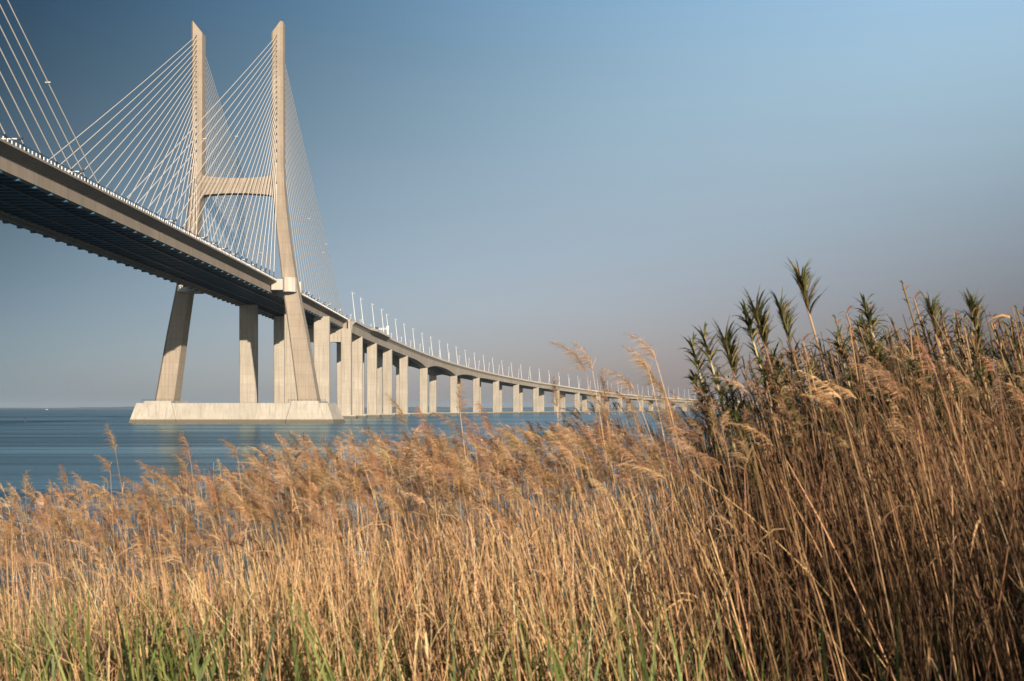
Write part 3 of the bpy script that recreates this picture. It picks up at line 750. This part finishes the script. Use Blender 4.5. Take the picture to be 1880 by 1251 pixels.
CANES = [(1262,612,'fan','leftmost green cane of the stand, leaves hanging over the viaduct end'),(1294,598,'fan','dark green cane top, second from the left of the stand'),
  (1285,660,'fan','low leafy green cane under the two leftmost cane tops'),(1340,590,'brush','green cane top standing slightly apart right of the leftmost pair'),
  (1360,548,'fan','dark bushy cane top left of a twin with paler tips'),(1383,542,'brush','cane top with pale upright leaf tips beside the dark bushy one'),
  (1402,585,'dry','thin dry cane with few leaves between two brush-topped canes'),(1433,546,'brush','dark brush-topped cane left of the tallest one'),
  (1467,497,'brush','tallest brush-topped cane on a long bare stem'),(1540,553,'dry','slender cane with two upright leaves right of the tallest cane'),
  (1562,545,'dry','slender cane with long pointed leaf right of the tallest cane'),(1592,522,'fan','leafy cane with a spiky tip in the middle of the stand'),
  (1648,488,'dry','thin cane with a small leaf tuft high against the sky, second highest of the stand'),(1667,522,'dry','thin pale cane with small tufted top'),
  (1698,545,'brush','cane with dark drooping top right of the thin tufted canes'),(1722,540,'dry','dry cane with brown-edged leaves left of the spiky top'),
  (1758,535,'dry','half-dry leafy cane just left of the spiky top'),(1788,508,'brush','cane with a spiky leaf top reaching high near the right edge'),
  (1822,560,'dry','half-dry cane just right of the spiky top'),(1868,528,'dry','cane with curling leaves at the right frame edge'),(1845,575,'dry','low leafy cane close to the right frame edge')]
for px, py, kd, lab in CANES: put_cane(px, py, random.uniform(10.6, 12.6), kd, lab, random.uniform(-.35, .35))
for k in range(70):
    px = random.uniform(1330, 1900); e = np.interp(px, [1330,1400,1500,1600,1750,1900], [680,620,590,572,560,560])
    put_cane(px, e + random.uniform(0, 75), random.uniform(10.5, 13.5), random.choice(['fan','dry','dry']), 'leafy brown-green cane inside the thick stand at the right, top below the skyline canes')
for kd in CK:
    for j, (pr, tv) in enumerate(CK[kd]):
        if (kd, j) not in cused:
            for ch in list(pr.children): bpy.data.objects.remove(ch)
            bpy.data.objects.remove(pr)
# the thicket behind and beside them, out past the right of the frame
th = Veg(); tl = Veg()
x = np.r_[U(1.55, 7.5, 1350), U(3.2, 8.0, 700)]; y = np.r_[U(10.2, 16.0, 1350), U(1.5, 9.5, 700)]
ok = (x > .40*y + .35) | (y > 10.1); ok &= x > .13*y + .15; x, y = x[ok], y[ok]; n = len(x)
px_ = x/y*F + 940
zt = EYE + (750 - np.interp(px_, [1240,1300,1400,1500,1700,1900,2600], [835,795,690,630,590,570,545]))/F*y - rng.gamma(1.4, .36, n) + .12
zt = np.where(y < 10, np.minimum(zt, 5.32 + .2*(6.5-y) + .25*(x-4) + .2*rng.random(n)), zt)  # near canes out of frame, added and capped so they shade the lower right
base = np.stack([x + .5, y, ground(x+.5, y)], 1); L = np.maximum(.6, zt - base[:, 2])
S = stems(base, L, np.stack([-.12 + rng.normal(0, .08, n), rng.normal(0, .07, n)], 1), np.stack([-np.abs(rng.normal(.06, .07, n)), rng.normal(0, .05, n)], 1), 7)
th.tubes(S, U(.005, .011, n)[:, None]*np.linspace(1, .5, 7)[None], tints(n, BROWN + [(.08,.05,.03), (.36,.24,.13)]), 4)
for rep in range(13):
    k_ = rng.uniform(1.5, 6, n); j = np.minimum(k_.astype(int), 5); f_ = (k_-j)[:, None]; r0 = S[np.arange(n), j]*(1-f_) + S[np.arange(n), j+1]*f_
    a = U(0, 6.28, n); dh = np.stack([np.cos(a)-.3, np.sin(a)], 1)*U(.4, .9, (n, 1))
    gsel = rng.random(n) < .58
    tl_c = np.where(gsel[:, None], tints(n, [(.05,.068,.024), (.03,.042,.018), (.09,.10,.038)]), tints(n, BROWN))
    blades(tl, r0, U(.18, .42, n), dh, U(.3, 1.1, n), U(.010, .026, n), tl_c, up=.75)
o = th.build('cane_thicket', M['plant']); tag(o, 'tangle of brown cane stems filling the right side behind the reeds', 'cane thicket', kind='stuff')
o = tl.build('cane_leaves', M['leaf']); tag(o, 'tangled brown and green leaves inside the cane thicket', 'cane leaves', kind='stuff')

# ------------------------------------------------------------------ light, sky, air, camera
SUN = Vector((1.0, -2.5, .57)).normalized()
sl = bpy.data.lights.new('sun', 'SUN'); sl.energy = 5.0; sl.angle = math.radians(.5); sl.color = (1, .86, .69)
so = bpy.data.objects.new('sun', sl); C.objects.link(so); so.rotation_euler = (-SUN).to_track_quat('-Z', 'Y').to_euler(); so.location = (60, -150, 120)
w = bpy.data.worlds.new('World'); scene.world = w; w.use_nodes = True; nt = w.node_tree
bg = nt.nodes['Background']; sky = N(nt, 'ShaderNodeTexSky', sky_type='NISHITA'); sky.sun_disc = False
sky.sun_elevation = math.asin(SUN.z); sky.sun_rotation = math.atan2(SUN.x, SUN.y); sky.altitude = 0; sky.air_density = 1.0; sky.dust_density = .6; sky.ozone_density = 1.5
# the evening sky is not even: darkest high up at the left, palest at the upper right, mauve-grey along the horizon
K = [[-1.332,-0.769,3.574,-4.085,16.868,-1.985,-13.968,-9.717],[-1.366,-1.52,2.518,-3.641,22.266,2.2,-11.99,-25.19],[-0.781,-1.785,-2.059,-3.29,24.107,9.163,-5.235,-32.155]]
tc = N(nt, 'ShaderNodeTexCoord'); sp = N(nt, 'ShaderNodeSeparateXYZ'); nt.links.new(tc.outputs['Generated'], sp.inputs[0])
yy = mth(nt, 'MAXIMUM', sp.outputs[1], .3)
def clampn(x, lo, hi): return mth(nt, 'MINIMUM', mth(nt, 'MAXIMUM', x, lo), hi)
u_ = mth(nt, 'MULTIPLY', clampn(mth(nt, 'DIVIDE', sp.outputs[0], yy), -.42, .42), mth(nt, 'MULTIPLY', sp.outputs[1], 1.5, clamp=True))
v_ = clampn(mth(nt, 'DIVIDE', sp.outputs[2], yy), 0, .33)
uu = mth(nt, 'MULTIPLY', u_, u_); uv = mth(nt, 'MULTIPLY', u_, v_); vv = mth(nt, 'MULTIPLY', v_, v_); v3 = mth(nt, 'MULTIPLY', vv, v_); uv2 = mth(nt, 'MULTIPLY', u_, vv)
cb = N(nt, 'ShaderNodeCombineXYZ')
for i, k in enumerate(K):
    acc = mth(nt, 'ADD', mth(nt, 'MULTIPLY', u_, k[1]), k[0])
    for q, c in ((v_, k[2]), (uu, k[3]), (uv, k[4]), (vv, k[5]), (v3, k[6]), (uv2, k[7])): acc = mth(nt, 'ADD', acc, mth(nt, 'MULTIPLY', q, c))
    nt.links.new(mth(nt, 'EXPONENT', acc), cb.inputs[i])
vm = N(nt, 'ShaderNodeVectorMath', operation='MULTIPLY'); nt.links.new(sky.outputs[0], vm.inputs[0]); nt.links.new(cb.outputs[0], vm.inputs[1])
wisp = noise(nt, mapping(nt, tc.outputs['Generated'], (1.6, 1.6, 9.0)), 1, 5, .55)
wm = N(nt, 'ShaderNodeVectorMath', operation='SCALE'); nt.links.new(vm.outputs[0], wm.inputs[0]); nt.links.new(mth(nt, 'ADD', mth(nt, 'MULTIPLY', wisp, .16), .92), wm.inputs['Scale'])
nt.links.new(wm.outputs[0], bg.inputs[0])
bg.inputs[1].default_value = .12

cam = bpy.data.cameras.new('camera'); co = bpy.data.objects.new('camera', cam); C.objects.link(co)
co.location = (0, 0, EYE); co.rotation_euler = (math.radians(90) + PITCH, 0, 0)
cam.sensor_width = 36; cam.lens = F/1880*36; cam.shift_y = (PY0 - 625.5)/1880; cam.clip_start = .1; cam.clip_end = 90000
cam.dof.use_dof = True; cam.dof.focus_distance = 400; cam.dof.aperture_fstop = 4.5
scene.camera = co
scene.view_settings.view_transform = 'Standard'; scene.view_settings.look = 'None'; scene.view_settings.exposure = .85; scene.view_settings.gamma = 1
air, nt, b = new_mat('haze_air'); nt.nodes.remove(b)
pv = N(nt, 'ShaderNodeVolumePrincipled'); pv.inputs['Color'].default_value = (.42, .53, .64, 1); pv.inputs['Density'].default_value = 3e-5; pv.inputs['Anisotropy'].default_value = 0
nt.links.new(pv.outputs[0], nt.nodes['Material Output'].inputs['Volume'])
mb = MB(); mb.box(-50000, 50000, -3000, 50000, -4.5, 165)
tag(mb.build('haze', air), kind='stuff')
scene.cycles.volume_bounces = 0
scene.cycles.max_bounces = 6; scene.cycles.diffuse_bounces = 3; scene.cycles.transmission_bounces = 4
